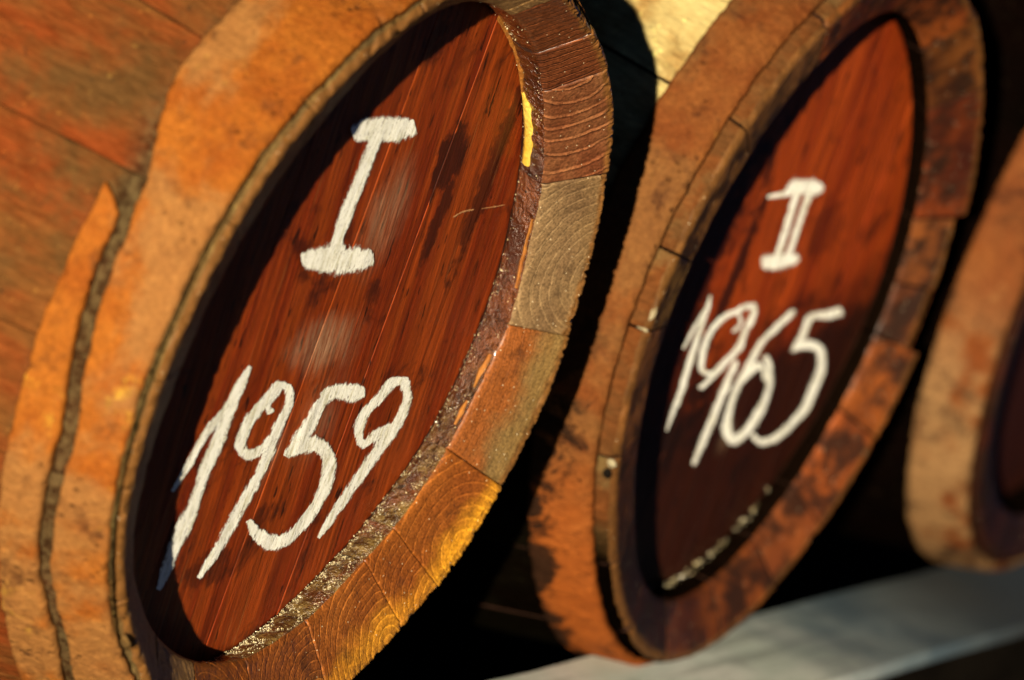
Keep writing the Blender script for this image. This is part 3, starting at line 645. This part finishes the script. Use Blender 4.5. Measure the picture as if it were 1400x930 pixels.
for x0, x1, dy in ((-.90, -.40, 0), (-.40, .01, .0005), (.01, .338, 0), (.338, .64, -.0008), (.64, .94, .0005)):
    build_board(b1, G1, x0, x1, M['head1'], dy)
build_chalk(b1, G1, 'chalk_numeral', CH1['I1'], M['chalk1'], 'white chalk Roman numeral I')
for k, nm in (('a1', 'chalk digit 1'), ('a2', 'chalk digit 9 after the 1'), ('a3', 'chalk digit 5'), ('a4', 'last chalk digit 9')):
    build_chalk(b1, G1, 'chalk_digit', CH1[k], M['chalk1'], nm)
build_chalk(b1, G1, 'chalk_scuff', [[(.495, .284, .001, .0045), (.54, .297, .001, .005), (.60, .300, .001, .003)], [(.64, .302, .001, .002), (.70, .305, .001, .003), (.77, .309, .001, .0015)]], M['scuff'], 'thin broken white scuff across the right side of the head')
wall_patch(b1, G1, 'splinter_scar', M['scar_y'], [(29.5, .55, .92), (33, .45, .95), (38, .42, .97), (42, .55, .97), (45.5, .80, .98)], 'bright yellow bare wood where the rim is splintered')
wall_patch(b1, G1, 'splinter_scar', M['scar_o'], [(45, .86, .97), (50, .78, .98), (55, .80, .98), (60, .88, .99), (68, .93, .99)], 'thin orange splinter scar near the top', seed=8)
wall_patch(b1, G1, 'splinter_scar', M['scar_o'], [(8, .03, .12), (12, .03, .22), (16, .03, .16), (21, .03, .10)], seed=11)
wall_patch(b1, G1, 'splinter_scar', M['scar_o'], [(-10, .10, .20), (-7, .06, .35), (-4, .08, .2)], seed=15)
wall_patch(b1, G1, 'splinter_scar', M['scar_o'], [(-17, .10, .2), (-14.5, .08, .3), (-12.5, .1, .2)], seed=21)
def dens1(t, q):
    if -105 < t < 10: return .25+.75*math.exp(-((t+62)/26)**2) if q > .05 else .1
    if -180 < t < -105: return .03
    return .10
crystals(b1, G1, 2600, dens1, 5, .0008, .0019, label='glinting pale crystals dried on the inside of the rim')

# ================================================================== barrel 2
h2 = (-.0109125385, -.0402364, -.00481772, .00647733, .01159708, .00314858)
m2 = harm(h2)
b2 = thing('wine_barrel', 'middle wine barrel, its red head chalked with a Roman numeral II above 1965', 'barrel', (2.64761818, .002037955, .0061571862), -.0330355309, 'wine barrels lying in a row on the beam')
s2 = 1.02265067
YX2 = lambda x: .148*s2+.050*(.87-x)/1.74
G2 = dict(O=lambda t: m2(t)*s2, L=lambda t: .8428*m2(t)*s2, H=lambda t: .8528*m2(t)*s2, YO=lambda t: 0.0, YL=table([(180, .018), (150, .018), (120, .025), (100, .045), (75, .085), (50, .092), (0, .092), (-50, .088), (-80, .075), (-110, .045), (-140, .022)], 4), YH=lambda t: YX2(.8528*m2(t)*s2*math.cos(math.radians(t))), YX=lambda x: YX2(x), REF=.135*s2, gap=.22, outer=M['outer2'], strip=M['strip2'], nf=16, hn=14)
D2 = dict(col_a=(.07, .012, .004), col_b=(.19, .045, .008), freq=40, line=.15, wet=.1, crust=.15, soak=1.0, grime=1.0, rim=.6)
ST2 = []
for s, kw in ((45, dict(dr=.012, col_a=(.022, .006, .003), col_b=(.12, .038, .008))), (17, dict(col_a=(.03, .006, .003), col_b=(.13, .025, .005), dr=.012)), (3, dict(dr=-.03, dy=.015, col_a=(.03, .008, .004), col_b=(.15, .045, .010))), (-8, dict(dr=-.05, dy=.02, col_a=(.02, .006, .003), col_b=(.09, .025, .007))), (-24, dict(col_a=(.08, .020, .005), col_b=(.25, .065, .010), wet=.1, dr=.004)),
              (-42, dict(col_a=(.10, .024, .006), col_b=(.26, .06, .010), wet=.1)), (-56, dict(col_a=(.12, .03, .008), col_b=(.20, .055, .012), dr=-.01)), (-72, dict(col_a=(.05, .012, .004), col_b=(.16, .04, .008))), (-92, dict(col_a=(.05, .012, .004), col_b=(.12, .03, .006))), (-112, dict(col_a=(.012, .004, .003), col_b=(.028, .007, .004), wet=0.0)), (-133, dict(col_a=(.012, .004, .003), col_b=(.028, .007, .004), wet=0.0)), (-157.5, dict(col_a=(.03, .010, .005), col_b=(.07, .022, .008))),  # lower left end faces near black: unlit tone put into their colours
              (-179.5, dict(col_a=(.07, .03, .012), col_b=(.17, .06, .016))), (168.6, dict(col_a=(.09, .04, .012), col_b=(.15, .075, .02))), (148, dict(col_a=(.09, .04, .012), col_b=(.17, .07, .018))), (126, dict(col_a=(.09, .04, .012), col_b=(.15, .06, .018))), (106, {}), (86, {}), (65, {})):
    d = dict(D2); d.update(cu=rr_.uniform(-.1, .1), cv=rr_.uniform(-.3, .1)); d.update(kw); ST2.append((s % 360, d))
run(b2, sorted(ST2, key=lambda q: q[0]), G2, .8)
build_hoop(b2, G2, 'hoop', M['rust2'], lambda t: .047, lambda t: .215, th=.024, seed=31)
build_hoop(b2, G2, 'hoop', M['rust2'], lambda t: 1.05, lambda t: 1.22, seed=34, res=1.5)
build_hoop(b2, G2, 'hoop', M['rust2'], lambda t: 2.18, lambda t: 2.35, seed=35, res=1.5)
build_hoop(b2, G2, 'hoop', M['rust2'], lambda t: 3.10, lambda t: 3.33, seed=36, res=1.5)
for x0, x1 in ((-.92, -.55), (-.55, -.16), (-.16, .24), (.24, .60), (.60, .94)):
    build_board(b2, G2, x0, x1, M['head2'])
sc2 = lambda st: [[tuple(q*s2 for q in p_) for p_ in k] for k in st]
build_chalk(b2, G2, 'chalk_numeral', sc2(CH2['I2']), M['chalk2'], 'white chalk Roman numeral II')
for k, nm in (('b1', 'faint chalk digit 1 at the edge of the shade'), ('b2', 'chalk digit 9'), ('b3', 'chalk digit 6'), ('b4', 'last chalk digit 5')):
    build_chalk(b2, G2, 'chalk_digit', sc2(CH2[k]), M['chalk2'], nm)
crystals(b2, G2, 95, lambda t, q: 1.0 if (-92 < t < -44 and q > .70) else .0, 8, .0016, .0042)

# ================================================================== barrel 3
b3 = thing('wine_barrel', 'farthest wine barrel at the right edge, with a pale mottled hoop and an unlit head', 'barrel', (5.4240, -.06238, .03186), 0, 'wine barrels lying in a row on the beam')
G3 = dict(O=lambda t: 1.0, L=lambda t: .84, H=lambda t: .85, YO=lambda t: .01, YL=lambda t: .04, YH=lambda t: .17, YX=lambda x: .17, REF=.17, outer=M['outer3'], strip=M['strip3'], nf=8, hn=10)
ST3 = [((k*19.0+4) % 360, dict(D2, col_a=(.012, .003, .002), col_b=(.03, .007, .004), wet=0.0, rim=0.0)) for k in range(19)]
D3 = M['strip3']
ST3 = sorted(ST3, key=lambda q: q[0])[:19]
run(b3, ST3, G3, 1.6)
build_hoop(b3, G3, 'hoop', M['rust3'], lambda t: .035, lambda t: .222, th=.028, seed=41, res=1)
build_hoop(b3, G3, 'hoop', M['rust2'], lambda t: 1.05, lambda t: 1.22, seed=44, res=1.5)
build_hoop(b3, G3, 'hoop', M['rust2'], lambda t: 3.10, lambda t: 3.33, seed=46, res=1.5)
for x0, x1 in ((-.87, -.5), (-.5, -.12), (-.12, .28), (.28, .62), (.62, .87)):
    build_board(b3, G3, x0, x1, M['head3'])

# ================================================================== small things stuck on the rims
def lump(root, name, mat, t, r_, y, size, seed, label=None, squash=(1, 1, 1)):
    V = []; faces = []; nu, nv = 14, 9; rr = math.radians(t); er = Vector((math.cos(rr), 0, math.sin(rr))); et = Vector((-math.sin(rr), 0, math.cos(rr))); ey = Vector((0, 1, 0))
    c = er*r_+ey*y
    for i in range(nv+1):
        ph = math.pi*i/nv
        for j in range(nu):
            th = 2*math.pi*j/nu; d = Vector((math.sin(ph)*math.cos(th), math.cos(ph), math.sin(ph)*math.sin(th)))
            k = size*(1+.35*fbm(d.x+seed, d.y, d.z, 1.6, 3))
            V.append(tuple(c+er*d.x*k*squash[0]+et*d.z*k*squash[1]+ey*d.y*k*squash[2]))
    for i in range(nv):
        for j in range(nu):
            j2 = (j+1) % nu; faces.append((i*nu+j, i*nu+j2, (i+1)*nu+j2, (i+1)*nu+j))
    o = obj(name, V, faces, [mat], root)
    if label: o['label'] = label
    return o
lump(b1, 'crust_or_hole_lump', M['strip1'], -140, .975, .034, .012, 5, None, (.4, 1.9, 1))
lump(b2, 'crust_or_hole_lump', M['pale'], 177.5, 1.020, .022, .020, 7, 'pale flake on the outer edge of the rim', (.18, 1.7, 1.0))
lump(b2, 'crust_or_hole_lump', M['pale'], 180.8, 1.014, .022, .015, 8, None, (.18, 1.3, 1.1))
lump(b2, 'crust_or_hole_lump', M['pale'], -156.5, .985, .012, .010, 9, 'pale glinting crust by a black lump standing in for a hole', (.6, 1.2, 1.3))
lump(b2, 'crust_or_hole_lump', M['timber'], -154.5, .985, .020, .014, 10, None, (.5, 1.3, 1.0))  # black lump added in place of a shaded hole
